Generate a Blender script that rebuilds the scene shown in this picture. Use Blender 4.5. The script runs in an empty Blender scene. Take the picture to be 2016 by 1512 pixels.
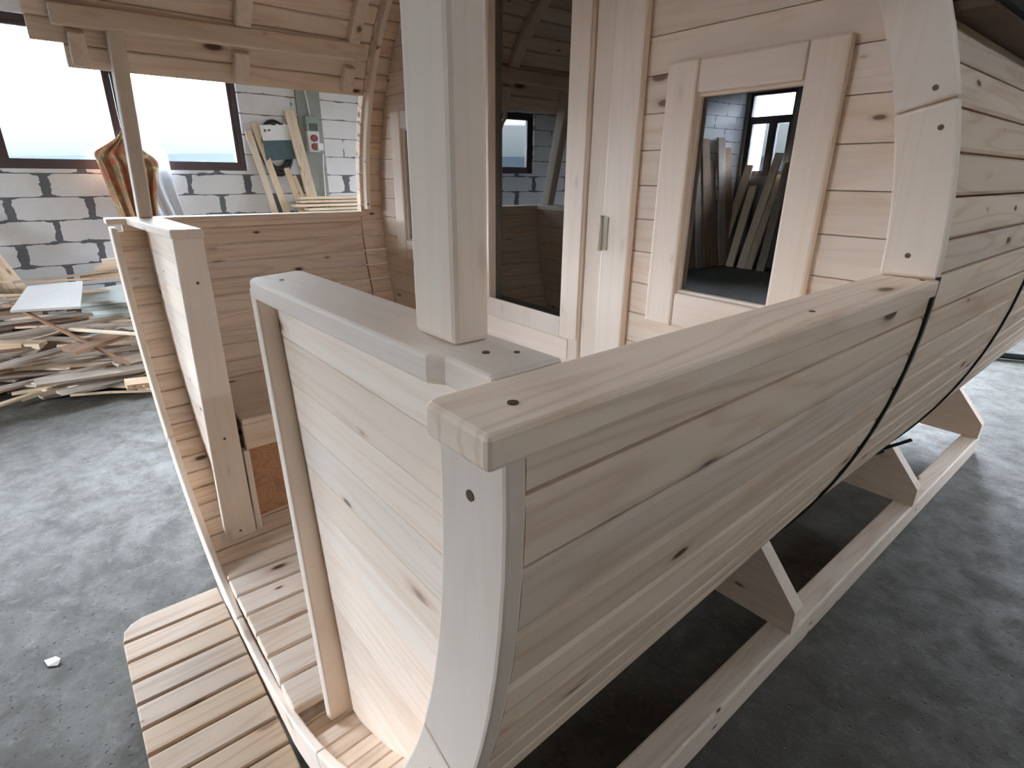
import bpy, bmesh, math, random
from mathutils import Vector, Matrix

sc = bpy.context.scene
S, Z0 = 0.16, 9.7                     # module in metres, camera height above the floor in modules
rad = math.radians

# ------------------------------------------------------------------ camera, sky, exposure
cam_d = bpy.data.cameras.new('camera')
cam = bpy.data.objects.new('camera', cam_d)
sc.collection.objects.link(cam)
sc.camera = cam
cam_d.sensor_width = 36.0
cam_d.lens = 36.0 * 1087.7 / 2016.0
cam_d.clip_start, cam_d.clip_end = 0.02, 5000
yaw, pit, rol = rad(50.2254), rad(20.7673), rad(-0.5253)
fw = Vector((-math.sin(yaw) * math.cos(pit), math.cos(yaw) * math.cos(pit), -math.sin(pit)))
rt = Vector((math.cos(yaw), math.sin(yaw), 0))
dn = fw.cross(rt)
r2 = rt * math.cos(rol) + dn * math.sin(rol)
d2 = -rt * math.sin(rol) + dn * math.cos(rol)
mw = Matrix.Identity(4)
for i in range(3):
    mw[i][0], mw[i][1], mw[i][2] = r2[i], -d2[i], -fw[i]
mw[0][3], mw[1][3], mw[2][3] = 0, 0, Z0 * S
cam.matrix_world = mw

vs = sc.view_settings
vs.view_transform = 'Standard'
vs.look = 'None'
vs.gamma = 1
vs.use_curve_mapping = False
vs.exposure = 4.32

world = bpy.data.worlds.new('overcast_sky')
sc.world = world
world.use_nodes = True
wn, wl = world.node_tree.nodes, world.node_tree.links
wn.clear()
wo = wn.new('ShaderNodeOutputWorld')
wb = wn.new('ShaderNodeBackground')
wt = wn.new('ShaderNodeTexCoord')
ws = wn.new('ShaderNodeSeparateXYZ')
wr = wn.new('ShaderNodeValToRGB')
wl.new(wt.outputs['Generated'], ws.inputs[0])
wl.new(ws.outputs['Z'], wr.inputs[0])
wl.new(wr.outputs[0], wb.inputs[0])
wl.new(wb.outputs[0], wo.inputs[0])
cr = wr.color_ramp
cr.elements[0].position, cr.elements[0].color = 0.0, (0.0075, 0.0097, 0.0107, 1)
cr.elements[1].position, cr.elements[1].color = 1.0, (0.9, 0.98, 1.13, 1)
for p, c in ((0.03, (0.0092, 0.0112, 0.0121)), (0.075, (0.0145, 0.0160, 0.0170)), (0.115, (0.40, 0.435, 0.495)), (0.2, (0.68, 0.74, 0.845)), (0.45, (0.80, 0.88, 1.01))):
    e = cr.elements.new(p)
    e.color = (*c, 1)
# sky made brighter towards the front, to light the faces turned that way
wd = wn.new('ShaderNodeVectorMath')
wd.operation = 'DOT_PRODUCT'
wd.inputs[1].default_value = (0.15, -0.98, 0.1)
wl.new(wt.outputs['Generated'], wd.inputs[0])
wm = wn.new('ShaderNodeMapRange')
wm.interpolation_type = 'SMOOTHSTEP'
for i, v in enumerate((-0.35, 0.95, 5.3, 9.6)):
    wm.inputs[i + 1].default_value = v
wl.new(wd.outputs['Value'], wm.inputs[0])
wl.new(wm.outputs[0], wb.inputs[1])

def portal(name, loc, rot, sx, sy):
    l = bpy.data.lights.new(name, 'AREA')
    l.shape, l.size, l.size_y = 'RECTANGLE', sx, sy
    l.cycles.is_portal = True
    o = bpy.data.objects.new(name, l)
    sc.collection.objects.link(o)
    o.location, o.rotation_euler = loc, rot

# ------------------------------------------------------------------ materials
class NT:
    def __init__(s, name):
        s.m = bpy.data.materials.new(name)
        s.m.use_nodes = True
        s.t = s.m.node_tree
        s.n, s.l = s.t.nodes, s.t.links
        s.b = s.n['Principled BSDF']
        s.out = s.n['Material Output']
    def new(s, typ, **kw):
        n = s.n.new(typ)
        for k, v in kw.items():
            setattr(n, k, v)
        return n
    def set(s, sock, v):
        if v is None:
            return
        if hasattr(v, 'is_linked'):
            s.l.new(v, sock)
        else:
            if isinstance(v, tuple) and len(v) == 3 and sock.type == 'RGBA':
                v = (*v, 1)
            sock.default_value = v
    def math(s, op, a, b=None, c=None, clamp=False):
        n = s.new('ShaderNodeMath', operation=op, use_clamp=clamp)
        for i, v in enumerate((a, b, c)):
            s.set(n.inputs[i], v)
        return n.outputs[0]
    def mix(s, f, a, b, mode='MIX'):
        n = s.new('ShaderNodeMix', data_type='RGBA', blend_type=mode)
        s.set(n.inputs[0], f)
        s.set(n.inputs[6], a)
        s.set(n.inputs[7], b)
        return n.outputs[2]
    def noise(s, vec, scale, detail=4, rough=0.55, dist=0.0):
        n = s.new('ShaderNodeTexNoise')
        s.set(n.inputs['Vector'], vec)
        n.inputs['Scale'].default_value = scale
        n.inputs['Detail'].default_value = detail
        n.inputs['Roughness'].default_value = rough
        n.inputs['Distortion'].default_value = dist
        return n.outputs[0]
    def smooth(s, v, lo, hi, a=0.0, b=1.0):
        n = s.new('ShaderNodeMapRange', interpolation_type='SMOOTHSTEP')
        s.set(n.inputs[0], v)
        for i, x in enumerate((lo, hi, a, b)):
            n.inputs[i + 1].default_value = x
        return n.outputs[0]
    def bump(s, h, strength=0.2, dist=0.002):
        n = s.new('ShaderNodeBump')
        n.inputs['Strength'].default_value = strength
        n.inputs['Distance'].default_value = dist
        s.set(n.inputs['Height'], h)
        s.l.new(n.outputs[0], s.b.inputs['Normal'])

def lin(r, g, b):
    f = lambda c: (c / 255) / 12.92 if c / 255 <= 0.04045 else ((c / 255 + 0.055) / 1.055) ** 2.4
    return (f(r), f(g), f(b))

def wood(name, axis, light, dark, knots=1.0, rough=0.62, coord='Object', grey=0.0, ring=0.26):
    q = NT(name)
    tc = q.new('ShaderNodeTexCoord').outputs[coord]
    sp = q.new('ShaderNodeSeparateXYZ')
    q.l.new(tc, sp.inputs[0])
    X, Y, Z = sp.outputs
    g, a, b = {'x': (X, Y, Z), 'y': (Y, X, Z), 'z': (Z, X, Y)}[axis]
    geo = q.new('ShaderNodeNewGeometry')
    oi = q.new('ShaderNodeObjectInfo')
    rnd = q.math('FRACT', q.math('ADD', geo.outputs['Random Per Island'], q.math('MULTIPLY', oi.outputs['Random'], 7.31)))
    off = q.math('MULTIPLY', rnd, 37.0)
    def vec(kg, kc):
        c = q.new('ShaderNodeCombineXYZ')
        q.l.new(q.math('MULTIPLY_ADD', g, kg, off), c.inputs[0])
        q.l.new(q.math('MULTIPLY_ADD', a, kc, off), c.inputs[1])
        q.l.new(q.math('MULTIPLY', b, kc), c.inputs[2])
        return c.outputs[0]
    streak = q.noise(vec(2.0, 75.0), 1.0, 4, 0.6)
    field = q.noise(vec(0.8, 11.0), 1.0, 2, 0.4, 0.2)
    rings = q.math('POWER', q.math('MULTIPLY_ADD', q.math('SINE', q.math('MULTIPLY', field, 62.0)), 0.5, 0.5), 3.0)
    soft = q.noise(vec(0.9, 13.0), 1.0, 3, 0.5)
    v = q.new('ShaderNodeTexVoronoi', feature='F1')
    q.l.new(vec(8.0, 21.0), v.inputs['Vector'])
    v.inputs['Scale'].default_value = 1.0
    vs_ = q.new('ShaderNodeSeparateColor')
    q.l.new(v.outputs['Color'], vs_.inputs[0])
    gate = q.smooth(vs_.outputs[0], 0.74, 0.75)
    size = q.math('MULTIPLY_ADD', q.math('POWER', vs_.outputs[1], 2.5), 0.24, 0.075)
    kd = q.math('DIVIDE', v.outputs['Distance'], size)
    kcore = q.math('MULTIPLY', q.smooth(kd, 0.55, 1.1, 1.0, 0.0), q.math('MULTIPLY', gate, knots))
    khalo = q.math('MULTIPLY', q.smooth(kd, 0.8, 2.0, 1.0, 0.0), q.math('MULTIPLY', gate, 0.35 * knots))
    f = q.math('ADD', q.math('MULTIPLY', streak, 0.42), q.math('MULTIPLY', rings, ring))
    f = q.math('ADD', f, q.math('MULTIPLY', soft, 0.30))
    f = q.smooth(f, 0.28, 1.0)
    col = q.mix(f, light, dark)
    col = q.mix(khalo, col, lin(176, 128, 84))
    col = q.mix(kcore, col, lin(92, 60, 38))
    tint = q.math('MULTIPLY_ADD', rnd, 0.16, 0.92)
    hs = q.new('ShaderNodeHueSaturation')
    q.l.new(tint, hs.inputs['Value'])
    q.l.new(q.math('MULTIPLY_ADD', q.math('FRACT', q.math('MULTIPLY', rnd, 5.7)), 0.25, 0.88 - grey), hs.inputs['Saturation'])
    q.l.new(col, hs.inputs['Color'])
    q.l.new(hs.outputs[0], q.b.inputs['Base Color'])
    q.b.inputs['Roughness'].default_value = rough
    q.bump(q.math('ADD', q.math('MULTIPLY', streak, 0.6), rings), 0.10, 0.0015)
    return q.m

PL, PD = lin(243, 226, 209), lin(222, 189, 157)
WX = wood('pine_grain_across', 'x', PL, PD, 0.8, ring=0.18)
WY = wood('pine_grain_along', 'y', PL, PD, 1.0)
WZ = wood('pine_grain_upright', 'z', PL, PD, 0.4)
WXC = wood('planed_pine_across', 'x', lin(244, 229, 214), lin(231, 204, 177), 0.35, ring=0.12)
WST = wood('pine_staves', 'y', lin(240, 218, 195), lin(204, 168, 134), 1.0, ring=0.24)
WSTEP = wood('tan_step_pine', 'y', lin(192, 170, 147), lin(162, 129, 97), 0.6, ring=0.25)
WCAP = wood('rough_sawn_cap_pine', 'y', lin(243, 224, 204), lin(205, 168, 134), 0.8, 0.7, ring=0.2)
WRING = wood('curved_ring_pine', 'z', lin(234, 217, 200), lin(218, 193, 168), 0.15, ring=0.1)
WZC = wood('planed_pine_upright', 'z', lin(244, 229, 214), lin(231, 204, 177), 0.15, ring=0.12)
WDK2 = wood('shaded_bench_boards', 'x', lin(196, 150, 116), lin(150, 106, 78), 0.8)  # the shade under the bench is put into this colour
WDK = wood('dark_brown_eave_wood', 'x', lin(92, 66, 50), lin(60, 42, 32), 0.5)  # dark brown throughout, used on the eave board
WS = wood('scrap_pine', 'x', lin(226, 200, 168), lin(176, 140, 104), 0.6, 0.75, grey=0.1)
WSG = wood('weathered_scrap_wood', 'x', lin(176, 158, 138), lin(122, 104, 88), 0.5, 0.8, grey=0.25)
WSB = wood('bark_edged_scrap_wood', 'x', lin(150, 116, 88), lin(92, 66, 48), 0.5, 0.85, grey=0.1)
WSP = wood('pale_scrap_wood', 'x', lin(238, 220, 194), lin(214, 188, 154), 0.3, 0.7)

def plain(name, col, rough=0.6, metal=0.0, var=0.12, scale=9.0):
    q = NT(name)
    tc = q.new('ShaderNodeTexCoord').outputs['Object']
    n = q.noise(tc, scale, 4)
    c = q.mix(n, tuple(x * (1 - var) for x in col), tuple(min(1, x * (1 + var)) for x in col))
    q.l.new(c, q.b.inputs['Base Color'])
    q.b.inputs['Roughness'].default_value = rough
    q.b.inputs['Metallic'].default_value = metal
    return q.m

M_STRAP = plain('dark_steel_strap', lin(48, 50, 44), 0.45, 0.6)
M_SCREW = plain('screw_recess', lin(92, 74, 52), 0.5, 0.2, 0.3, 300)
M_STEEL = plain('zinc_hinge', lin(186, 178, 160), 0.35, 0.8)
M_FRAME = plain('brown_window_profile', lin(78, 62, 64), 0.45)
M_BITUM = plain('black_bitumen', lin(40, 36, 32), 0.9)
M_WHITEB = plain('white_board', lin(228, 226, 222), 0.5, 0, 0.05)
M_GREYP = plain('grey_panel', lin(198, 204, 198), 0.5, 0, 0.06)
M_GREYD = plain('darker_grey_panel', lin(160, 165, 158), 0.55, 0, 0.06)
M_GREENP = plain('pale_green_panel', lin(186, 194, 180), 0.55, 0, 0.06)
M_CONC = plain('column_concrete', lin(150, 153, 148), 0.9, 0, 0.18, 14)
M_WPLAST = plain('white_plastic', lin(232, 232, 234), 0.4, 0, 0.03)
M_GPLAST = plain('grey_plastic', lin(150, 162, 152), 0.4, 0, 0.05)
M_DPLAST = plain('dark_cover', lin(90, 104, 100), 0.35, 0, 0.05)
M_RED = plain('socket_red', lin(150, 82, 80), 0.4)
M_RUBBER = plain('black_rubber_hose', lin(52, 54, 60), 0.5)
M_PAPER = plain('white_paper', lin(230, 230, 228), 0.7, 0, 0.03)
M_CARD = plain('cardboard', lin(186, 154, 120), 0.85)
M_RENDER = plain('white_ceiling', lin(232, 226, 214), 0.9, 0, 0.04, 2)
M_OLDW = plain('dark_old_render', lin(138, 132, 127), 0.9, 0, 0.2, 3)
M_OCHRE = plain('warm_bounce_ochre', lin(222, 202, 172), 0.9, 0, 0.06, 2)  # unseen right wall, its colour made up to bounce warm light
M_HILL = plain('hazy_hill', (0.0062, 0.0076, 0.0086), 1.0, 0, 0.15, 0.02)
M_HILL.node_tree.nodes['Principled BSDF'].inputs['Specular IOR Level'].default_value = 0.0
M_PIPE = plain('dark_pipe', lin(52, 60, 62), 0.35, 0.4)

def concrete_floor():
    q = NT('concrete_floor')
    tc = q.new('ShaderNodeTexCoord').outputs['Object']
    big = q.noise(tc, 0.7, 5, 0.6, 0.2)
    mid = q.noise(tc, 7.0, 8, 0.72, 0.3)
    mid2 = q.noise(tc, 22.0, 6, 0.7)
    fine = q.noise(tc, 120.0, 4, 0.75)
    pits = q.noise(tc, 60.0, 2, 0.5)
    c = q.mix(q.smooth(big, 0.36, 0.66), lin(71, 67, 58), lin(84, 81, 72))
    c = q.mix(q.smooth(mid, 0.36, 0.68, 0, 0.75), c, lin(57, 52, 42))
    c = q.mix(q.smooth(mid2, 0.50, 0.78, 0, 0.3), c, lin(132, 131, 121))
    c = q.mix(q.smooth(fine, 0.50, 0.70, 0, 0.5), c, lin(66, 62, 52))
    c = q.mix(q.smooth(pits, 0.66, 0.72, 0, 0.75), c, lin(44, 41, 34))
    q.l.new(c, q.b.inputs['Base Color'])
    q.l.new(q.smooth(mid, 0.3, 0.7, 0.55, 0.75), q.b.inputs['Roughness'])
    q.b.inputs['Specular IOR Level'].default_value = 0.4
    h = q.math('ADD', q.math('MULTIPLY', fine, 0.5), q.math('MULTIPLY', mid2, 1.0))
    q.bump(q.math('SUBTRACT', h, q.math('MULTIPLY', q.smooth(pits, 0.62, 0.72), 1.5)), 0.5, 0.004)
    return q.m
M_FLOOR = concrete_floor()

def block_wall():
    q = NT('aerated_block_wall')
    tc = q.new('ShaderNodeTexCoord').outputs['Object']
    sp = q.new('ShaderNodeSeparateXYZ')
    q.l.new(tc, sp.inputs[0])
    s_, _, z_ = sp.outputs
    H, L = 0.2016, 0.584
    wob = q.noise(tc, 9.0, 4, 0.6)
    wob2 = q.noise(tc, 3.1, 2, 0.5)
    zr = q.math('DIVIDE', q.math('SUBTRACT', z_, 1.3245), H)
    row = q.math('FLOOR', zr)
    fz = q.math('SUBTRACT', zr, row)
    par = q.math('ABSOLUTE', q.math('MODULO', row, 2.0))
    hz = q.math('MULTIPLY', q.math('MINIMUM', fz, q.math('SUBTRACT', 1.0, fz)), H)
    u = q.math('ADD', q.math('DIVIDE', q.math('SUBTRACT', s_, 0.482), L), q.math('MULTIPLY', par, 0.5))
    fu = q.math('FRACT', u)
    dv = q.math('MULTIPLY', q.math('MINIMUM', fu, q.math('SUBTRACT', 1.0, fu)), L)
    # random amount of mortar squeezed out of each joint
    cmb = q.new('ShaderNodeCombineXYZ')
    q.l.new(q.math('ROUND', u), cmb.inputs[0])
    q.l.new(row, cmb.inputs[1])
    wnz = q.new('ShaderNodeTexWhiteNoise', noise_dimensions='2D')
    q.l.new(cmb.outputs[0], wnz.inputs['Vector'])
    rj = wnz.outputs['Value']
    dvw = q.math('ADD', dv, q.math('MULTIPLY', q.math('SUBTRACT', wob, 0.5), 0.085))
    upper = q.smooth(z_, 1.55, 1.7, 0.0, 1.0)
    wid = q.math('MULTIPLY_ADD', rj, 0.02, 0.021)
    wid = q.math('MULTIPLY', wid, q.math('MULTIPLY_ADD', upper, -0.92, 1.0))
    vm = q.math('LESS_THAN', dvw, wid)
    thin = q.math('LESS_THAN', hz, q.math('MULTIPLY_ADD', wob, 0.004, 0.0015))
    smear_w = q.math('MULTIPLY', q.smooth(wob2, 0.5, 0.62), q.math('MULTIPLY_ADD', wob, 0.07, -0.022))
    foot = q.math('MULTIPLY', q.smooth(dv, 0.02, 0.13, 1.0, 0.0), q.math('MULTIPLY_ADD', wob, 0.08, -0.022))
    sm = q.math('LESS_THAN', hz, q.math('MULTIPLY', q.math('MAXIMUM', smear_w, foot), q.math('MULTIPLY_ADD', upper, -0.55, 1.0)))
    mort = q.math('MAXIMUM', vm, q.math('MAXIMUM', thin, sm))
    fine = q.noise(tc, 45.0, 4, 0.6)
    blk = q.mix(fine, lin(220, 219, 220), lin(236, 235, 235))
    blk = q.mix(q.smooth(wob2, 0.35, 0.7, 0, 0.35), blk, lin(206, 204, 204))
    mc = q.mix(fine, lin(92, 93, 98), lin(122, 123, 127))
    q.l.new(q.mix(mort, blk, mc), q.b.inputs['Base Color'])
    q.b.inputs['Roughness'].default_value = 0.92
    q.bump(q.math('ADD', q.math('MULTIPLY', mort, 1.0), q.math('MULTIPLY', fine, 0.3)), 0.5, 0.006)
    return q.m
M_BLOCK = block_wall()

def glass(name, tint, lo, hi):
    q = NT(name)
    q.n.remove(q.b)
    tr = q.new('ShaderNodeBsdfTransparent')
    tr.inputs[0].default_value = (*tint, 1)
    gl = q.new('ShaderNodeBsdfGlossy')
    gl.inputs['Roughness'].default_value = 0.004
    gl.inputs['Color'].default_value = (0.94, 0.97, 1.0, 1)
    lw = q.new('ShaderNodeFresnel')
    lw.inputs[0].default_value = 1.5
    f = q.smooth(lw.outputs[0], 0.04, 1.0, lo, hi)
    mx = q.new('ShaderNodeMixShader')
    q.l.new(f, mx.inputs[0])
    q.l.new(tr.outputs[0], mx.inputs[1])
    q.l.new(gl.outputs[0], mx.inputs[2])
    q.l.new(mx.outputs[0], q.out.inputs[0])
    return q.m
M_BRONZE = glass('bronze_tinted_glass', (0.15, 0.112, 0.092), 0.19, 1.0)
M_CLEAR = glass('clear_window_glass', (0.97, 0.98, 0.98), 0.04, 1.0)

def towel_mat():
    q = NT('orange_patterned_cloth')
    tc = q.new('ShaderNodeTexCoord').outputs['Object']
    n = q.noise(tc, 7.0, 3, 0.5, 0.8)
    n2 = q.noise(tc, 16.0, 3, 0.6, 0.5)
    c = q.mix(q.smooth(n, 0.42, 0.55), lin(192, 122, 96), lin(190, 158, 122))
    c = q.mix(q.smooth(n2, 0.56, 0.64), c, lin(150, 148, 116))
    c = q.mix(q.smooth(n, 0.60, 0.66), c, lin(232, 212, 178))
    q.l.new(c, q.b.inputs['Base Color'])
    q.b.inputs['Roughness'].default_value = 0.95
    return q.m
M_TOWEL = towel_mat()

def bag_mat():
    q = NT('thin_white_plastic_bag')
    q.b.inputs['Base Color'].default_value = (*lin(236, 238, 240), 1)
    q.b.inputs['Roughness'].default_value = 0.35
    t = q.new('ShaderNodeBsdfTranslucent')
    t.inputs[0].default_value = (0.8, 0.83, 0.86, 1)
    mx = q.new('ShaderNodeMixShader')
    mx.inputs[0].default_value = 0.45
    q.l.new(q.b.outputs[0], mx.inputs[1])
    q.l.new(t.outputs[0], mx.inputs[2])
    q.l.new(mx.outputs[0], q.out.inputs[0])
    return q.m
M_BAG = bag_mat()

# ------------------------------------------------------------------ mesh helpers (coordinates in modules, origin under the lens)
def W(p):
    return Vector((p[0] * S, p[1] * S, (p[2] + Z0) * S))

class MB:
    def __init__(s):
        s.v, s.f = [], []
    def add(s, pts, faces):
        o = len(s.v)
        s.v += [tuple(p) for p in pts]
        s.f += [tuple(i + o for i in f) for f in faces]
        return s
    def hexa(s, p):                       # p[0..3] one face loop, p[4..7] the opposite one
        return s.add(p, [(3, 2, 1, 0), (4, 5, 6, 7), (0, 1, 5, 4), (1, 2, 6, 5), (2, 3, 7, 6), (3, 0, 4, 7)])
    def box(s, x0, x1, y0, y1, z0, z1):
        return s.hexa([(x0, y0, z0), (x1, y0, z0), (x1, y1, z0), (x0, y1, z0), (x0, y0, z1), (x1, y0, z1), (x1, y1, z1), (x0, y1, z1)])
    def loft(s, rings, closed=True, caps=True):
        n = len(rings[0])
        pts = [p for r in rings for p in r]
        fs = []
        for i in range(len(rings) - 1):
            for j in range(n if closed else n - 1):
                k = (j + 1) % n
                fs.append((i * n + j, i * n + k, (i + 1) * n + k, (i + 1) * n + j))
        if caps:
            fs.append(tuple(reversed(range(n))))
            fs.append(tuple((len(rings) - 1) * n + j for j in range(n)))
        return s.add(pts, fs)
    def bar(s, a, b, w, h, up=(0, 0, 1)):
        a, b = Vector(a), Vector(b)
        d = (b - a).normalized()
        x = d.cross(Vector(up)).normalized()
        y = x.cross(d)
        r = lambda c: [c - x * w / 2 - y * h / 2, c + x * w / 2 - y * h / 2, c + x * w / 2 + y * h / 2, c - x * w / 2 + y * h / 2]
        return s.loft([r(a), r(b)])
    def tube(s, pts, r, n=10):
        pts = [Vector(p) for p in pts]
        rings = []
        for i, p in enumerate(pts):
            d = (pts[min(i + 1, len(pts) - 1)] - pts[max(i - 1, 0)]).normalized()
            u = Vector((0, 0, 1)) if abs(d.z) < 0.9 else Vector((1, 0, 0))
            x = d.cross(u).normalized()
            y = x.cross(d)
            rings.append([p + (x * math.cos(t) + y * math.sin(t)) * r for t in [2 * math.pi * k / n for k in range(n)]])
        return s.loft(rings)

def obj(name, mb, mat, parent=None, bevel=0.0, conv=True, origin=None, smooth=False, seg=2):
    me = bpy.data.meshes.new(name)
    vv = [W(p) for p in mb.v] if conv else [Vector(p) for p in mb.v]
    if parent is not None:
        base = parent.get('_o', None)
        base = Vector(list(base)) if base is not None else Vector((0, 0, 0))
    else:
        base = Vector(origin) if origin is not None else Vector((0, 0, 0))
    me.from_pydata([v - base for v in vv], [], mb.f)
    bm = bmesh.new()
    bm.from_mesh(me)
    bmesh.ops.recalc_face_normals(bm, faces=bm.faces)
    bm.to_mesh(me)
    bm.free()
    me.materials.append(mat)
    if smooth:
        for p in me.polygons:
            p.use_smooth = True
    o = bpy.data.objects.new(name, me)
    sc.collection.objects.link(o)
    o['_o'] = list(base)
    if parent is not None:
        o.parent = parent
    else:
        o.location = base
    if bevel:
        md = o.modifiers.new('edge', 'BEVEL')
        md.width, md.segments, md.limit_method, md.angle_limit = bevel, seg, 'ANGLE', rad(35)
        md.harden_normals = False
    return o

def thing(name, label, cat, loc, group=None):
    o = bpy.data.objects.new(name, None)
    sc.collection.objects.link(o)
    o.empty_display_size = 0.1
    o.location = loc
    o['_o'] = list(loc)
    return tag(o, label, cat, group)

def tag(o, label, cat, group=None):
    o['label'], o['category'] = label, cat
    if group:
        o['group'] = group
    return o

def struct(o):
    o['kind'] = 'structure'
    return o

# ------------------------------------------------------------------ the hall
TW = rad(-3.0)
XW = -42.0
S_OFF = -2.198
LB = (XW + S_OFF * math.sin(TW), S_OFF * math.cos(TW))
def LW(s, z, d=0.0):                       # point on the left wall: s along it, d into the room
    s = s + S_OFF
    return (XW + s * math.sin(TW) + d * math.cos(TW), s * math.cos(TW) - d * math.sin(TW), z)
ZF, ZC = -9.7, 12.5
YF, YB, XR = -46.0, 66.0, 30.0

obj_floor = struct(obj('floor', MB().box(XW - 6, XR + 1, YF - 1, YB + 1, ZF - 1.2, ZF), M_FLOOR))
FILL_SKYLIGHT = (-1.4, -0.35, 3.0, 4.9)  # unseen skylight opening, added to brighten the top of the rail cap
def frame_box(m, X0, X1, Y0, Y1, h, z0, z1):
    a, b, c, d = h
    m.box(X0, a, Y0, Y1, z0, z1); m.box(b, X1, Y0, Y1, z0, z1); m.box(a, b, Y0, c, z0, z1); m.box(a, b, d, Y1, z0, z1)
    return m
struct(obj('ceiling', frame_box(MB(), XW - 6, XR + 1, YF - 1, YB + 1, FILL_SKYLIGHT, ZC, ZC + 1.2), M_RENDER))

def wall_mesh(s0, s1, z0, z1, holes, th):
    """wall slab in its own frame: x along, z up, room side at y=0, outside at y=th; window openings left out"""
    xs = sorted({s0, s1, *[h[0] for h in holes], *[h[1] for h in holes]})
    zs = sorted({z0, z1, *[h[2] for h in holes], *[h[3] for h in holes]})
    hole = lambda x, z: any(h[0] < x < h[1] and h[2] < z < h[3] for h in holes)
    m = MB()
    for i in range(len(xs) - 1):
        for j in range(len(zs) - 1):
            if hole((xs[i] + xs[i + 1]) / 2, (zs[j] + zs[j + 1]) / 2):
                continue
            a, b, c, d = xs[i], xs[i + 1], zs[j], zs[j + 1]
            m.add([(a, 0, c), (b, 0, c), (b, 0, d), (a, 0, d)], [(0, 1, 2, 3)])
            m.add([(a, th, c), (b, th, c), (b, th, d), (a, th, d)], [(3, 2, 1, 0)])
    for a, b, c, d in holes:
        m.add([(a, 0, c), (b, 0, c), (b, 0, d), (a, 0, d), (a, th, c), (b, th, c), (b, th, d), (a, th, d)],
              [(0, 1, 5, 4), (1, 2, 6, 5), (2, 3, 7, 6), (3, 0, 4, 7)])
    a, b, c, d = s0, s1, z0, z1
    m.add([(a, 0, c), (b, 0, c), (b, 0, d), (a, 0, d), (a, th, c), (b, th, c), (b, th, d), (a, th, d)],
          [(0, 1, 5, 4), (1, 2, 6, 5), (2, 3, 7, 6), (3, 0, 4, 7)])
    return m

def wall(name, base, ang, s0, s1, holes, mat, th=1.4):
    """base = module point of s=0, ang = direction of +s; outside is to the left of +s"""
    m = wall_mesh(s0 * S, s1 * S, (ZF + Z0) * S, (ZC + Z0) * S, [(a * S, b * S, (c + Z0) * S, (d + Z0) * S) for a, b, c, d in holes], th * S)
    o = obj(name, m, mat, conv=False)
    o.location = (base[0] * S, base[1] * S, 0)
    o.rotation_euler = (0, 0, ang)
    return struct(o)

WINN = [0]
def window(base, ang, hole, mulls=(), transom=None, th=1.4, name=None, split_above=False):
    a, b, c, d = hole
    WINN[0] += 1
    e = bpy.data.objects.new('window_%d' % WINN[0], None)
    sc.collection.objects.link(e)
    e.location = (base[0] * S, base[1] * S, 0)
    e.rotation_euler = (0, 0, ang)
    struct(e)
    m = MB()
    f, y0, y1 = 0.32, 0.25, 0.75
    zz = lambda z: z + Z0
    B = lambda x0, x1, z0, z1, ya=y0, yb=y1: m.box(x0 * S, x1 * S, ya * S, yb * S, zz(z0) * S, zz(z1) * S)
    B(a, b, c, c + f); B(a, b, d - f, d); B(a, a + f, c + f, d - f); B(b - f, b, c + f, d - f)
    edges = [a + f, *[v for q in mulls for v in (q - 0.26, q + 0.26)], b - f]
    ztop = d - f
    if transom:
        B(a + f, b - f, transom - 0.26, transom + 0.26)
    for q in mulls:
        B(q - 0.26, q + 0.26, c + f, (transom - 0.26) if transom else ztop)
    # sash profiles inside the fixed frame
    zs_top = (transom - 0.26) if transom else ztop
    for i in range(0, len(edges), 2):
        x0, x1 = edges[i], edges[i + 1]
        g = 0.2
        B(x0, x1, c + f, c + f + g, 0.33, 0.67); B(x0, x1, zs_top - g, zs_top, 0.33, 0.67)
        B(x0, x0 + g, c + f + g, zs_top - g, 0.33, 0.67); B(x1 - g, x1, c + f + g, zs_top - g, 0.33, 0.67)
    fr = obj('window_frame', m, M_FRAME, conv=False)
    fr.parent = e
    p = MB()
    p.box((a + f) * S, (b - f) * S, 0.49 * S, 0.52 * S, zz(c + f) * S, zz(d - f) * S)
    pane = obj('window_pane', p, M_CLEAR, conv=False)
    pane.parent = e
    # daylight enters here
    mid = Vector(((a + b) / 2 * S, th * S + 0.02, ((c + d) / 2 + Z0) * S))
    loc = Matrix.Rotation(ang, 4, 'Z') @ mid + Vector((base[0] * S, base[1] * S, 0))
    portal('daylight_portal', loc, (rad(90), 0, ang + math.pi), (b - a) * S, (d - c) * S)
    return e

AL = rad(93.0)                             # +s of the left wall runs away from the camera, outside is -x
LH = [(1.3, 14.1, 0.08, 7.6), (-15.2, -3.8, 0.08, 4.9), (33.0, 46.0, 0.08, 7.6)]
wall('wall_left', LB, AL, -48, 68, LH, M_BLOCK)
window(LB, AL, LH[0], (7.35,))
window(LB, AL, LH[1], (-8.2,))
window(LB, AL, LH[2], (39.5,))
# wall behind the camera: +s runs towards -x, outside is -y  (ang = 180 deg)
AF = rad(180)
FH = [(33.9, 39.2, 0.1, 8.6), (18.0, 28.0, -1.0, 8.6)]  # second opening is unseen, added to light the barrel's front
wall('wall_front', (0, YF), AF, -31, 45, FH, M_OLDW)
window((0, YF), AF, FH[0], (36.2,), 5.9)
window((0, YF), AF, FH[1], (21.3, 24.7), 5.9)
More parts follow.
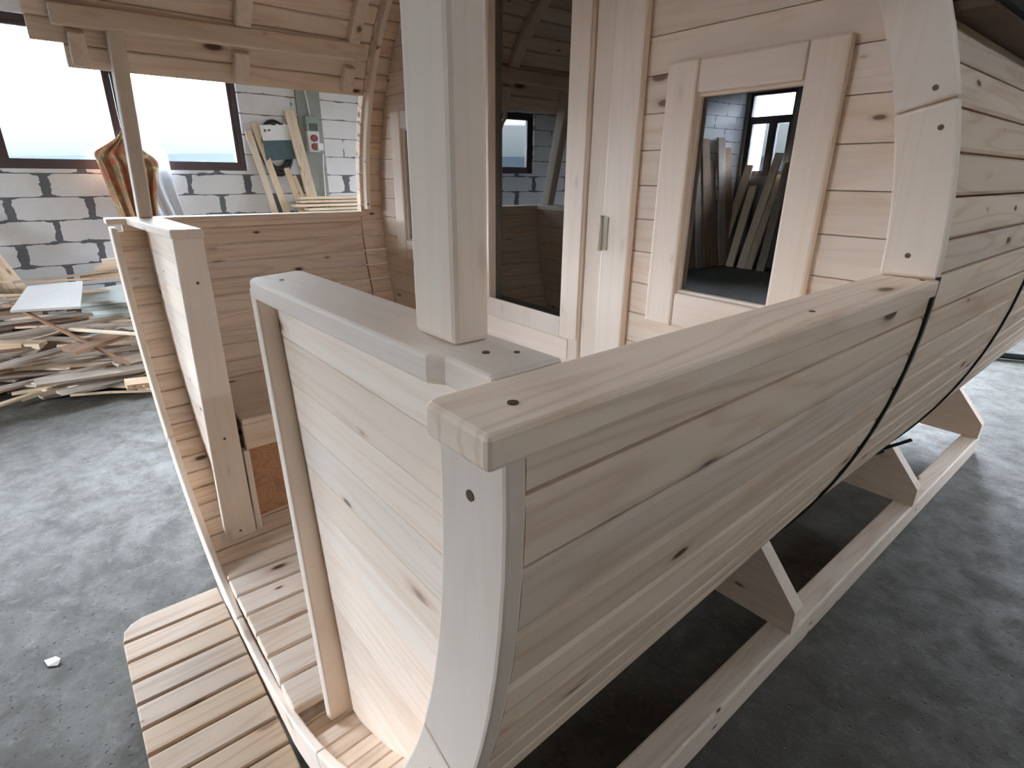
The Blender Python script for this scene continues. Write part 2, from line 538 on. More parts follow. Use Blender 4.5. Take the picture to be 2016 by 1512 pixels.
# right wall: +s runs towards -y, outside is +x ; far wall: +s runs towards +x, outside is +y
RH = [(-50.0, -40.0, 1.1, 8.6), (-28.0, 2.0, 9.3, 10.75)]  # second opening is an unseen clerestory, added to brighten right-facing surfaces
wall('wall_right', (XR, 0), rad(-90), -67, 47, RH, M_OCHRE)
window((XR, 0), rad(-90), RH[0], (-45.0,), 5.9)
window((XR, 0), rad(-90), RH[1], (-18.0, -10.0))
BH = [(-41.0, -14.0, -6.0, 11.0), (-4.0, 12.0, 0.1, 5.0)]  # first opening is unseen, added and enlarged to brighten the left wall
wall('wall_back', (0, YB), 0.0, -49, 31, BH, M_BLOCK)
window((0, YB), 0.0, BH[0], (-31.0, -23.0), 6.4)
window((0, YB), 0.0, BH[1], (4.0,))

WINN[0] += 1
fill_skl = struct(bpy.data.objects.new('window_%d' % WINN[0], None))  # the added skylight, a fill light from above
sc.collection.objects.link(fill_skl)
f_ = obj('window_frame', frame_box(MB(), FILL_SKYLIGHT[0], FILL_SKYLIGHT[1], FILL_SKYLIGHT[2], FILL_SKYLIGHT[3], (FILL_SKYLIGHT[0] + 0.25, FILL_SKYLIGHT[1] - 0.25, FILL_SKYLIGHT[2] + 0.25, FILL_SKYLIGHT[3] - 0.25), ZC + 0.2, ZC + 0.7), M_FRAME)
g_ = obj('window_pane', MB().box(FILL_SKYLIGHT[0] + 0.25, FILL_SKYLIGHT[1] - 0.25, FILL_SKYLIGHT[2] + 0.25, FILL_SKYLIGHT[3] - 0.25, ZC + 0.4, ZC + 0.44), M_CLEAR)
f_.parent = g_.parent = fill_skl
portal('daylight_portal', W(((FILL_SKYLIGHT[0] + FILL_SKYLIGHT[1]) / 2, (FILL_SKYLIGHT[2] + FILL_SKYLIGHT[3]) / 2, ZC + 1.3)), (0, 0, 0), (FILL_SKYLIGHT[1] - FILL_SKYLIGHT[0]) * S, (FILL_SKYLIGHT[3] - FILL_SKYLIGHT[2]) * S)

# concrete column let into the block wall
cm = MB()
cm.hexa([LW(17.95, ZF, 0), LW(19.68, ZF, 0), LW(19.68, ZF, 0.18), LW(17.95, ZF, 0.18), LW(17.95, ZC, 0), LW(19.68, ZC, 0), LW(19.68, ZC, 0.18), LW(17.95, ZC, 0.18)])
struct(obj('wall_column_1', cm, M_CONC))

# landscape outside
gm = MB()
gm.box(-900, 900, -900, 900, -6.2, -6.0)
struct(obj('ground', gm, M_HILL, conv=False))
random.seed(5)
hm = MB()
ringsH = []
for rr, hh in ((380, -6), (470, 11), (560, 20), (640, 13), (800, -6)):
    ringsH.append([(rr * math.cos(t), rr * math.sin(t), hh * (0.75 + 0.35 * math.sin(3.1 * t + rr) + 0.2 * math.sin(7.3 * t)) if hh > 0 else hh) for t in [2 * math.pi * k / 96 for k in range(96)]])
hm.loft(ringsH, caps=False)
struct(obj('hills', hm, M_HILL, conv=False, smooth=True))

# ------------------------------------------------------------------ the barrel sauna
ORG = W((-8.9, 14.0, ZF))
barrel = thing('barrel_sauna', 'large unpainted pine barrel sauna with open porch standing on a timber cradle', 'sauna', ORG)

def cyl(a, y, r):
    """point on the barrel: a degrees (0 = right side, 90 = top), y along it, r radius correction"""
    t = min(1.0, max(0.0, (y - 1.5) / 5.9)) if math.sin(rad(a)) < 0.10 else 1.0
    an = rad(a - 3.2 * math.cos(rad(a)) * t)
    cx, cz, r0 = -8.95 + 0.05 * t, -1.5 + 0.4 * t, 7.26 - 0.05 * t
    return (cx + (r0 + r) * math.cos(an), y, cz + (r0 + r) * math.sin(an))

TH = 0.24
def stave(m, a0, a1, ys):
    g, ch = 0.10, 0.06
    e = 0.10
    prof = [(a0 + 0.02, -0.17), (a0 + e, -0.13), (a0 + e, -0.03), (a0 + 0.34, 0), (a0 + (a1 - a0) * 0.5, 0.004), (a1 - 0.34, 0), (a1 - e, -0.03), (a1 - e, -0.13), (a1 - 0.02, -0.17),
            (a1 - e, -TH + 0.05), (a1 - e, -TH + 0.02), (a1 - 0.3, -TH), (a0 + 0.3, -TH), (a0 + e, -TH + 0.02), (a0 + e, -TH + 0.05)]
    m.loft([[cyl(a, y, r) for a, r in prof] for y in ys])

YE = 29.0
def yring(x):
    return 1.37 + 0.009 * (x + 1.7)
P = 3.5
low = MB()
LAST = [0]
for k in range(0, 53):
    a1 = 0.5 - P * (k - 1)
    a0 = a1 - P
    if k == 0:
        continue
    if a0 < -183.0:
        break
    LAST[0] = a0
    stave(low, a0, a1, (yring(cyl(a0, 1.5, 0)[0]) + 0.128, 3.4, 5.4, 7.36))
top_r = MB()
# uppermost porch staves, trimmed level under the rail caps
for y0, y1 in ((1.5, 7.36),):
    ys = [1.5, 3.4, 5.4, 7.36]
    rg = []
    for y in ys:
        t = min(1, max(0, (y - 1.5) / 5.9))
        zt = -1.175
        x_out = cyl(1.2, y, 0)[0]
        rg.append([cyl(0.6, y, -0.13), cyl(0.6, y, -0.03), cyl(0.84, y, 0), (x_out, y, zt), (x_out - TH, y, zt), cyl(0.6, y, -TH)])
    top_r.loft(rg)
    rg = []
    for y in ys:
        p = [cyl(LAST[0], y, 0), cyl(LAST[0], y, -TH)]
        rg.append([p[0], (p[0][0], y, -1.14), (p[0][0] + TH, y, -1.14), p[1]])
    top_r.loft(rg)
low.add(top_r.v, top_r.f)
obj('porch_staves', low, WST, barrel)

body = MB()
for k in range(0, 103):
    a1 = 4.0 - P * k
    a0 = a1 - P
    if a0 < 4.0 - 360 + 1.0:
        a0 = 4.0 - 360
    stave(body, a0, a1, (7.40, 14.0, 21.0, YE))
    if a0 <= 4.0 - 360 + 1e-6:
        break
obj('body_staves', body, WST, barrel)

# porch roof staves (front ends not trimmed)
roof = MB()
n_r = 0
a = 151.8
while a > 30:
    a0 = a - P
    y0 = 1.16 if n_r == 0 or a0 < 32 else 0.62 + 0.03 * math.sin(n_r * 7.7)
    stave(roof, a0, a, (y0, 4.0, 7.38))
    a = a0
    n_r += 1
obj('roof_staves', roof, WY, barrel)

# roof ribs, interrupted by the purlins
def rib(m, a0, a1, y0, y1, ri=6.76, ro=6.98):
    n = max(2, int(abs(a1 - a0) / 4))
    rings = []
    for i in range(n + 1):
        t = rad(a0 + (a1 - a0) * i / n)
        c, s_ = math.cos(t), math.sin(t)
        rings.append([(-8.9 + r * c, y, -1.1 + r * s_) for r, y in ((ri, y0), (ro, y0), (ro, y1), (ri, y1))])
    return m.loft(rings)
for y0, y1 in ((1.22, 1.5), (4.18, 4.5), (6.74, 7.02)):
    for a0, a1 in ((153.6, 148.4), (143.6, 120), (119.8, 90.2), (89.8, 60.2), (60, 36.4), (31.6, 26.4)):
        obj('roof_rib', rib(MB(), a0, a1, y0, y1), WX, barrel, 0.004)
for nm, x0, x1 in (('left', -14.66, -14.42), ('right', -3.38, -3.14)):
    z0l, z0r = (2.52, 2.60)
    obj('purlin', MB().hexa([(x0, 1.0, z0l), (x1, 1.0, z0l), (x1, 7.2, z0r), (x0, 7.2, z0r), (x0, 1.0, z0l + 0.34), (x1, 1.0, z0l + 0.34), (x1, 7.2, z0r + 0.38), (x0, 7.2, z0r + 0.38)]), WY, barrel, 0.005)

# front ring - boards sawn to the curve, in a plane almost square to the barrel
def ring_seg(a0, a1, ri, ro, cx, cz, yf, th, gap=0.12):
    n = max(3, int((a1 - a0) / 2.5))
    m = MB()
    rings = []
    for i in range(n + 1):
        t = rad(a0 + gap + (a1 - a0 - 2 * gap) * i / n)
        pr = []
        for r, back in ((ri, 0), (ro, 0), (ro, 1), (ri, 1)):
            x, z = cx + r * math.cos(t), cz + r * math.sin(t)
            pr.append((x, yf(x) + (th if back else 0), z))
        rings.append(pr)
    return m.loft(rings)

FRC = (-8.95, -1.5)
def frs(a0, a1, trim_top=None):
    return ring_seg(a0, a1, 6.71, 7.27, FRC[0], FRC[1], yring, 0.13)
segs = [(-19.4, 2.55), (-61, -19.4), (-98, -61), (-140, -98), (-182.4, -140)]
FR = []
for a0, a1 in segs:
    FR.append(obj('front_ring_board', frs(a0, a1), WRING if a0 in (-19.4, -182.4) else WXC, barrel, 0.004))

# rear ring and partition frame: a plane turned about 1.8 degrees
RA = math.atan(0.45 / 14.3)
def RP(xl, d, z):
    t = -1.7 - xl
    return (-1.7 - t * math.cos(RA) + d * math.sin(RA), 7.05 + t * math.sin(RA) + d * math.cos(RA), z)
def rbox(m, x0, x1, d0, d1, z0, z1, dx0=0.0, dx1=0.0):
    """box on the partition; dx shifts the lower ends sideways"""
    return m.hexa([RP(x0 + dx0, d0, z0), RP(x1 + dx1, d0, z0), RP(x1 + dx1, d1, z0), RP(x0 + dx0, d1, z0), RP(x0, d0, z1), RP(x1, d0, z1), RP(x1, d1, z1), RP(x0, d1, z1)])
def rear_seg(a0, a1):
    n = max(4, int((a1 - a0) / 2.5))
    m = MB()
    rings = []
    for i in range(n + 1):
        t = rad(a0 + 0.1 + (a1 - a0 - 0.2) * i / n)
        rings.append([RP(-8.9 + r * math.cos(t), d, -1.1 + r * math.sin(t)) for r, d in ((6.75, 0), (7.29, 0), (7.29, 0.13), (6.75, 0.13))])
    return m.loft(rings)
RR = [obj('rear_ring_board', rear_seg(a0, a1), WZC if (a0 < 40 or a0 > 140) else WXC, barrel, 0.004)
      for a0, a1 in ((0.9, 14.6), (14.6, 46), (46, 80), (80, 112), (112, 143.3), (143.3, 179.2))]

# partition boards (circular panel with door and window openings)
CXp, CZp, RPn = -8.9, -1.1, 6.98
DOOR = (-11.55, -6.78)
WIN_R = (-5.16, -3.58, -1.75, 1.44)
WIN_L = (2 * CXp + 3.58, 2 * CXp + 5.16, -1.75, 1.44)
pm = MB()
pz = CZp - RPn
gr = [-0.15 + 0.525 * k for k in range(-16, 16)]
for z0, z1 in zip(gr[:-1], gr[1:]):
    zz0, zz1 = max(z0, CZp - RPn), min(z1, CZp + RPn)
    if zz1 - zz0 < 0.02:
        continue
    # split in vertical strips so that openings stay free
    def cut(za, zb):
        def half(z):
            return math.sqrt(max(0.0, RPn ** 2 - (z - CZp) ** 2))
        xa, xb = half(za + 0.012), half(zb - 0.012)
        spans = [(None, None)]
        holes = []
        zm = (za + zb) / 2
        if zm < 4.05 and zm > -8.0:
            holes.append(DOOR)
        if WIN_R[2] < zm < WIN_R[3]:
            holes += [WIN_R[:2], WIN_L[:2]]
        holes.sort()
        L = [(-xa + CXp, -xb + CXp)]
        out = []
        cur = (CXp - xa, CXp - xb)
        for h in holes:
            out.append((cur, (h[0], h[0])))
            cur = (h[1], h[1])
        out.append((cur, (CXp + xa, CXp + xb)))
        for (l0, l1), (r0_, r1_) in out:
            if r0_ - l0 < 0.02 and r1_ - l1 < 0.02:
                continue
            g = 0.004
            d0 = 0.56
            pr = []
            pm.hexa([RP(l0, d0, za + g), RP(r0_, d0, za + g), RP(r0_, d0 + 0.22, za + g), RP(l0, d0 + 0.22, za + g),
                     RP(l1, d0, zb - g), RP(r1_, d0, zb - g), RP(r1_, d0 + 0.22, zb - g), RP(l1, d0 + 0.22, zb - g)])
    cuts = [zz0, zz1]
    for za, zb in zip(cuts[:-1], cuts[1:]):
        cut(za, zb)
obj('partition_boards', pm, WX, barrel, 0.003)

# partition windows
def sauna_window(x0, x1, name):
    z0, z1 = -1.72, 1.08
    fr = MB()
    rbox(fr, x0 - 0.04, x1 + 0.04, 0.52, 0.80, z0 - 0.06, z0 + 0.02)
    rbox(fr, x0 - 0.04, x1 + 0.04, 0.52, 0.80, z1 - 0.02, z1 + 0.06)
    rbox(fr, x0 - 0.05, x0 + 0.03, 0.52, 0.80, z0 - 0.06, z1 + 0.06)
    rbox(fr, x1 - 0.03, x1 + 0.05, 0.52, 0.80, z0 - 0.06, z1 + 0.06)
    w = obj('window', fr, WZC, barrel, 0.003)
    pn = MB()
    rbox(pn, x0, x1, 0.60, 0.635, z0, z1)
    obj('glass_pane', pn, M_BRONZE, w)
    for m_, mt in ((rbox(MB(), x0 - 0.52, x0, 0.42, 0.555, -2.30, 1.54), WZC), (rbox(MB(), x1, x1 + 0.48, 0.42, 0.555, -2.30, 1.54), WZC),
                   (rbox(MB(), x0 + 0.015, x1 - 0.015, 0.43, 0.555, 1.10, 1.535), WXC), (rbox(MB(), x0 + 0.015, x1 - 0.015, 0.43, 0.555, -2.28, -1.74), WXC)):
        obj('casing_board', m_, mt, w, 0.006)
sauna_window(-5.13, -3.6, 'right')
sauna_window(2 * CXp + 3.6, 2 * CXp + 5.13, 'left')

# door: jambs, casing, leaf, glass, hinge, handle
jm = MB()
for x0, x1 in ((-6.9, -6.74), (-11.6, -11.44)):
    pass
obj('door_jamb', rbox(MB(), -6.72 - 0.5, -6.72, 0.50, 0.95, -7.9, 4.2), WZC, barrel, 0.005)
obj('door_jamb', rbox(MB(), -11.62, -11.12, 0.50, 0.95, -7.9, 4.2), WZC, barrel, 0.005)
obj('door_casing', rbox(MB(), -6.74, -6.12, 0.40, 0.558, -7.9, 4.25), WZC, barrel, 0.006)
obj('door_casing', rbox(MB(), -12.2, -11.6, 0.40, 0.558, -7.9, 4.25), WZC, barrel, 0.006)
obj('door_lintel', rbox(MB(), -12.2, -6.12, 0.40, 0.95, 4.0, 4.7), WXC, barrel, 0.006)
leaf = MB()
rbox(leaf, -7.72, -7.24, 0.44, 0.80, -7.7, 4.15)
rbox(leaf, -11.1, -10.16, 0.44, 0.80, -7.7, 4.15)
rbox(leaf, -10.16, -7.72, 0.44, 0.80, 3.3, 4.15)
rbox(leaf, -10.16, -7.72, 0.44, 0.80, -7.7, -2.74)
door = obj('door', leaf, WZC, barrel, 0.004)
obj('glass_pane', rbox(MB(), -10.18, -7.70, 0.60, 0.635, -2.76, 3.32), M_BRONZE, door)
obj('glazing_bead', rbox(rbox(rbox(MB(), -7.74, -7.26, 0.41, 0.44, -3.05, 3.6), -10.16, -7.74, 0.41, 0.44, -3.05, -2.66), -10.5, -10.16, 0.41, 0.44, -3.05, 3.6), WZC, door, 0.003)
obj('door_rail', rbox(MB(), -10.9, -7.5, 0.415, 0.44, -3.5, -3.08), WXC, door, 0.003)
for zc in (-0.95, 3.3, -6.2):
    hg = MB()
    rbox(hg, -6.72, -6.58, 0.375, 0.40, zc - 0.28, zc + 0.28)
    c = RP(-6.73, 0.37, zc)
    hg.tube([RP(-6.73, 0.37, zc - 0.3), RP(-6.73, 0.37, zc + 0.3)], 0.045, 10)
    obj('hinge', hg, M_STEEL, door, 0.001)
hd = MB()
hd.tube([RP(-10.5, 0.44, 1.75), RP(-10.48, 0.2, 1.72), RP(-10.46, 0.12, 1.55), RP(-10.46, 0.1, 1.35), RP(-10.46, 0.12, 1.15), RP(-10.48, 0.2, 0.98), RP(-10.5, 0.44, 0.95)], 0.045, 10)
obj('handle', hd, WZC, door, smooth=True)

# sauna interior behind the glass: back wall and benches
bk = MB()
n = 48
bk.loft([[(-8.9 + 6.95 * math.cos(2 * math.pi * k / n), y, -1.1 + 6.95 * math.sin(2 * math.pi * k / n)) for k in range(n)] for y in (YE - 0.5, YE - 0.25)])
obj('end_wall', bk, WX, barrel)
obj('interior_bench', MB().box(-15.2, -12.4, 10.0, 26.0, -4.5, -4.2), WY, barrel, 0.004)
obj('interior_bench', MB().box(-5.4, -2.6, 10.0, 26.0, -4.5, -4.2), WY, barrel, 0.004)

# rail caps
def cap(name, pts, th, mat, rnd=0.0):
    m = MB()
    m.loft([[(x, y, z - th) for x, y, z in pts], [(x, y, z) for x, y, z in pts]])
    return obj(name, m, mat, barrel, 0.0045, seg=2)
capR = cap('rail_cap', [(-1.615, 1.215, -1), (-1.61, 7.2, -1), (-2.16, 7.2, -1), (-2.14, 1.30, -1), (-2.12, 1.235, -1), (-2.08, 1.215, -1)], 0.18, WCAP)
capL = cap('rail_cap', [(-16.38, 1.2, -1.02), (-15.82, 1.2, -1.02), (-15.76, 7.5, -1.05), (-16.3, 7.5, -1.05)], 0.13, WY)
capN = cap('front_rail_cap', [(-2.175, 1.665, -1.0), (-2.175, 2.2, -1.0), (-6.12, 2.13, -1.0), (-6.2, 2.06, -1.0), (-6.02, 1.56, -1.0), (-5.9, 1.5, -1.0), (-2.72, 1.595, -1.0), (-2.62, 1.665, -1.0)], 0.19, WXC)
capF = cap('front_rail_cap', [(-12.0, 1.82, -1.0), (-11.9, 2.37, -1.0), (-15.8, 2.25, -1.0), (-15.8, 1.58, -1.0)], 0.17, WXC)

# porch front panels
def hull_x(z, y, side):
    r = 7.26 - TH - 0.02
    dz = z + 1.5
    h = math.sqrt(max(0.0, r * r - dz * dz))
    return -8.95 + (h if side > 0 else -h)
def panel(side, xe, y_top, y_bot, zb, zt, th=0.16):
    m = MB()
    yy = lambda z: y_top + (y_bot - y_top) * (zt - z) / (zt - zb)
    edges = [zt - 0.56 * k for k in range(0, 40) if zt - 0.56 * k > zb + 0.1] + [zb]
    for z1, z0 in zip(edges[:-1], edges[1:]):
        g = 0.003
        o0, o1 = hull_x(z0, 0, side), hull_x(z1, 0, side)
        if side < 0:
            p = [(o0, xe, z0 + g), (o1, xe, z1 - g)]
        else:
            p = [(xe, o0, z0 + g), (xe, o1, z1 - g)]
        (a0, b0, za), (a1, b1, zb_) = p
        if b0 - a0 < 0.03:
            continue
        m.hexa([(a0, yy(za), za), (b0, yy(za), za), (b0, yy(za) + th, za), (a0, yy(za) + th, za),
                (a1, yy(zb_), zb_), (b1, yy(zb_), zb_), (b1, yy(zb_) + th, zb_), (a1, yy(zb_) + th, zb_)])
    return m
pnR = obj('front_panel', panel(1, -6.42, 1.85, 2.16, -8.15, -1.19), WX, barrel, 0.0025)
pnL = obj('front_panel', panel(-1, -12.12, 1.93, 1.93, -8.15, -1.17), WX, barrel, 0.0025)
obj('end_board', MB().hexa([(-6.66, 1.80, -8.0), (-6.52, 1.83, -8.0), (-6.52, 2.3, -8.0), (-6.66, 2.3, -8.0), (-6.54, 1.64, -1.19), (-6.4, 1.66, -1.19), (-6.4, 2.05, -1.19), (-6.54, 2.05, -1.19)]), WZC, barrel, 0.004)
ebL = obj('end_board', MB().hexa([(-12.14, 1.70, -7.9), (-12.0, 1.70, -7.9), (-12.0, 2.34, -7.9), (-12.14, 2.34, -7.9), (-12.14, 1.84, -1.17), (-12.0, 1.84, -1.17), (-12.0, 2.36, -1.17), (-12.14, 2.36, -1.17)]), WZC, barrel, 0.004)

# porch posts
obj('porch_post', MB().box(-3.23, -2.745, 1.825, 2.095, -1.0, 2.55), WZC, barrel, 0.006)
obj('porch_post', MB().hexa([(-15.75, 1.80, -1.0), (-15.38, 1.80, -1.0), (-15.38, 2.08, -1.0), (-15.75, 2.08, -1.0), (-14.86, 1.84, 2.56), (-14.46, 1.84, 2.56), (-14.46, 2.12, 2.56), (-14.86, 2.12, 2.56)]), WZC, barrel, 0.006)

# porch floor slats
fl = MB()
xs = [-11.95, -11.44, -10.83, -10.2, -9.57, -8.95, -8.3, -7.65, -6.98]
for x0, x1 in zip(xs[:-1], xs[1:]):
    fl.box(x0 + 0.03, x1 - 0.03, 1.42, 7.85, -8.06, -7.9)
obj('porch_floor', fl, WY, barrel, 0.005)
for y0 in (2.6, 5.0, 7.2):
    obj('floor_joist', MB().box(-10.6, -7.3, y0, y0 + 0.25, -8.28, -8.06), WX, barrel)

# porch bench on the left
obj('bench_seat', MB().box(-14.85, -12.0, 2.45, 7.85, -5.12, -4.98), WY, barrel, 0.005)
obj('bench_rail', MB().box(-12.2, -12.04, 2.45, 7.85, -5.72, -5.13), WY, barrel, 0.004)
obj('bench_leg', MB().box(-12.25, -12.02, 2.38, 2.5, -7.9, -5.72), WZC, barrel, 0.004)
obj('bench_leg', MB().box(-12.25, -12.02, 7.3, 7.45, -7.9, -5.72), WZC, barrel, 0.004)
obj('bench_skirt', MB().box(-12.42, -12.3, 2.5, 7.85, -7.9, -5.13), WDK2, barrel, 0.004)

# straps
def strap(y, a_list, w=0.075):
    m = MB()
    m.loft([[cyl(a, yy, r) for yy, r in ((y - w / 2, 0.0), (y - w / 2, 0.035), (y + w / 2, 0.035), (y + w / 2, 0.0))] for a in a_list])
    return obj('steel_strap', m, M_STRAP, barrel)
strap(7.38, [4.0 - 2.5 * k for k in range(0, 75)])
s2 = strap(12.75, [170 - 2.5 * k for k in range(0, 148)], 0.07)
tb = MB()
tb.tube([(-3.30, 12.55, -5.58), (-2.98, 12.62, -5.32)], 0.07, 10)
tb.tube([(-3.7, 12.5, -5.9), (-2.55, 12.6, -4.92)], 0.035, 8)
obj('turnbuckle', tb, M_STRAP, barrel, smooth=True)

# shingle cover with its eave
sh = MB()
sh.loft([[cyl(a, y, r) for y, r in ((7.2, 0.01), (7.2, 0.07), (YE + 0.3, 0.07), (YE + 0.3, 0.01))] for a in [25 + 2.5 * k for k in range(0, 48)]], caps=True)
obj('roof_shingles', sh, M_BITUM, barrel)
ev = MB()
ev.box(-2.5, -1.76, 7.22, YE + 0.3, 1.50, 1.58)
obj('eave_board', ev, WDK, barrel)
obj('eave_edge', MB().box(-1.79, -1.70, 7.2, YE + 0.3, 1.52, 1.63), M_BITUM, barrel)

# cradle: two runners and bolsters sawn to the barrel
for x0, x1 in ((-3.67, -3.15), (-14.75, -14.23)):
    obj('cradle_runner', MB().box(x0, x1, 2.0, 25.5, ZF, -9.03), WY, barrel, 0.008)
def bolster(y0, y1):
    m = MB()
    n = 24
    up = []
    for i in range(n + 1):
        a_ = -50.6 - 78.8 * i / n
        x, _, z = cyl(a_, y0, 0.02)
        up.append((x, z - 0.0))
    out = [(-3.16, -9.03), (-3.16, -8.46)] + up + [(-14.74, -8.46), (-14.74, -9.03)]
    # split into quads against the flat underside
    nn = len(out)
    lowz = -9.03
    pts = out[1:-1]
    for (xa, za), (xb, zb) in zip(pts[:-1], pts[1:]):
        if abs(xa - xb) < 1e-4:
            continue
        lo = -9.03
        m.add([(xa, y0, lo), (xb, y0, lo), (xb, y0, zb), (xa, y0, za), (xa, y1, lo), (xb, y1, lo), (xb, y1, zb), (xa, y1, za)],
              [(0, 1, 2, 3), (7, 6, 5, 4), (3, 2, 6, 7), (0, 4, 5, 1)])
    x0, x1 = pts[0][0], pts[-1][0]
    m.add([(x0, y0, -9.03), (x0, y1, -9.03), (x0, y1, pts[0][1]), (x0, y0, pts[0][1])], [(0, 1, 2, 3)])
    m.add([(x1, y0, -9.03), (x1, y1, -9.03), (x1, y1, pts[-1][1]), (x1, y0, pts[-1][1])], [(3, 2, 1, 0)])
    return m
for y in (2.7, 10.32, 17.95, 25.1):
    obj('cradle_bolster', bolster(y, y + 0.36), WX, barrel)

# screws (dark recesses)
def screw(parent, p, nrm, r=0.035):
    m = MB()
    r *= 0.8
    c = Vector(p)
    nv = Vector(nrm).normalized()
    u = nv.orthogonal().normalized()
    v = nv.cross(u)
    k = 10
    ringa = [c + (u * math.cos(2 * math.pi * i / k) + v * math.sin(2 * math.pi * i / k)) * r - nv * 0.02 for i in range(k)]
    ringb = [q + nv * 0.026 for q in ringa]
    m.loft([ringa, ringb])
    obj('screw', m, M_SCREW, parent)
screw(capR, (-1.83, 1.53, -1), (0, 0, 1), 0.036)
screw(capR, (-1.80, 4.6, -1), (0, 0, 1), 0.03)
screw(capR, (-1.72, 7.0, -1), (0, 0, 1), 0.03)
screw(capN, (-2.53, 1.9, -1), (0, 0, 1), 0.03)
screw(capN, (-2.42, 2.05, -1), (0, 0, 1), 0.024)
screw(capN, (-5.7, 1.75, -1), (0, 0, 1), 0.028)
screw(FR[0], (-1.96, yring(-1.96), -1.50), (0, -1, 0), 0.04)
screw(FR[1], (-2.53, yring(-2.5), -4.15), (0, -1, 0), 0.035)
screw(FR[1], (-3.15, yring(-3), -5.2), (0, -1, 0), 0.03)
for xl, z in ((-2.05, 0.83), (-1.92, 0.47), (-1.92, -0.77)):
    screw(RR[0] if z < 0.7 else RR[1], RP(xl, 0, z), (0, -1, 0), 0.034)
screw(RR[5], RP(-15.6, 0, -0.85), (0, -1, 0), 0.03)
screw(RR[5], RP(-15.55, 0, 0.3), (0, -1, 0), 0.03)
screw(RR[4], RP(-14.3, 0, 2.9), (0, -1, 0), 0.03)
for y, z in ((2.12, -2.0), (2.06, -5.3), (2.02, -7.6)):
    screw(ebL, (-12.0, y, z), (1, 0, 0), 0.035)

# ------------------------------------------------------------------ slatted step in front of the porch
stp = thing('entry_step', 'low slatted pine step with one clipped corner in front of the porch', 'step', W((-8.0, 0.4, ZF)))
sm = MB()
x0 = -11.45
gapx = [-11.45, -10.87, -10.3, -9.74, -9.18, -8.62, -8.06, -7.5, -6.94, -6.38, -5.82]
for i, (xa, xb) in enumerate(zip(gapx[:-1], gapx[1:])):
    xa2, xb2 = xa + (0.0 if i == 0 else 0.028), xb - 0.028
    if i == 0:
        pts = [(xa2, 1.27), (xa2, -0.12), (xa2 + 0.09, -0.32), (xa2 + 0.24, -0.45), (xb2, -0.50), (xb2, 1.27)]
    else:
        pts = [(xa2, 1.27), (xa2, -0.5), (xb2, -0.5), (xb2, 1.27)]
    sm.loft([[(x, y, -8.58) for x, y in pts], [(x, y, -8.4) for x, y in pts]])
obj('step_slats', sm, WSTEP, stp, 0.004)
for ya, yb in ((-0.3, -0.12), (0.95, 1.15)):
    obj('step_bearer', MB().box(-11.2, -6.0, ya, yb, -9.1, -8.58), WX, stp, 0.004)
for xa in (-11.1, -6.3):
    for ya in (-0.3, 0.95):
        obj('leg', MB().box(xa, xa + 0.3, ya, ya + 0.2, ZF, -9.1), WZ, stp, 0.004)

# ------------------------------------------------------------------ scrap timber by the block wall
random.seed(21)
def stick_mesh(name, l, w, h, mat, jag=0.0):
    m = MB()
    r = random.Random(int(l * 1000 + w * 77))
    rings = []
    for i in range(5):
        x = -l / 2 + l * i / 4
        b = 0.01 * (r.random() - 0.5) * l
        ww = w * (1 - jag * r.random() * 0.5)
        rings.append([(x + (r.random() - 0.5) * jag * 0.05, -ww / 2, b), (x, ww / 2, b), (x, ww / 2, b + h), (x, -ww / 2, b + h)])
    m.loft(rings)
    me_o = obj(name, m, mat, conv=False, bevel=0.0)
    return me_o
protos = {}
for key, l, w, h, mat, jag in (('lath', 1.6, 0.035, 0.016, WS, 0.1), ('lath_pale', 1.2, 0.03, 0.018, WSP, 0.05), ('plank', 1.5, 0.11, 0.022, WSG, 0.2),
                               ('slab', 1.3, 0.15, 0.035, WSB, 0.5), ('block', 0.3, 0.09, 0.045, WS, 0.0), ('grey', 1.7, 0.07, 0.02, WSG, 0.3)):
    protos[key] = stick_mesh('scrap_' + {'lath': 'lath', 'lath_pale': 'lath', 'plank': 'plank', 'slab': 'slab', 'block': 'offcut', 'grey': 'batten'}[key], l, w, h, mat, jag)
used = set()
LAB = {'lath': ('thin tan lath lying loose in the scrap wood heap under the window', 'thin tan laths in the scrap heap'),
       'lath_pale': ('short pale lath lying on top of the scrap wood heap', 'pale laths on the scrap heap'),
       'plank': ('wide greyish plank buried in the scrap wood heap by the block wall', 'greyish planks in the scrap heap'),
       'slab': ('rough brown bark-edged slab lying in the scrap wood heap', 'brown slabs in the scrap heap'),
       'block': ('short chunky timber offcut at the front edge of the scrap heap', 'short offcuts of the scrap heap'),
       'grey': ('long weathered batten lying across the scrap wood heap', 'weathered battens in the scrap heap')}
def put(key, p, yawd, tilt=0.0, sc_=1.0, label=None, group=True, roll=0.0):
    o = protos[key]
    if key in used:
        o = o.copy()
        sc.collection.objects.link(o)
    used.add(key)
    o.location = W(p)
    o.rotation_euler = (rad(roll), rad(tilt), rad(yawd))
    o.scale = (sc_, 1, 1)
    if label:
        tag(o, label, 'scrap wood')
        if 'group' in o.keys():
            del o['group']
    else:
        tag(o, LAB[key][0], 'scrap wood', LAB[key][1])
    return o
def pile_h(x, y):
    # heap profile: rises from its front edge to the wall
    fx = min(1, max(0, (-29.6 - x + 0.15 * (y - 2)) / 8.0))
    return ZF + 4.3 * fx * (0.8 + 0.2 * math.sin(y * 0.6)) 
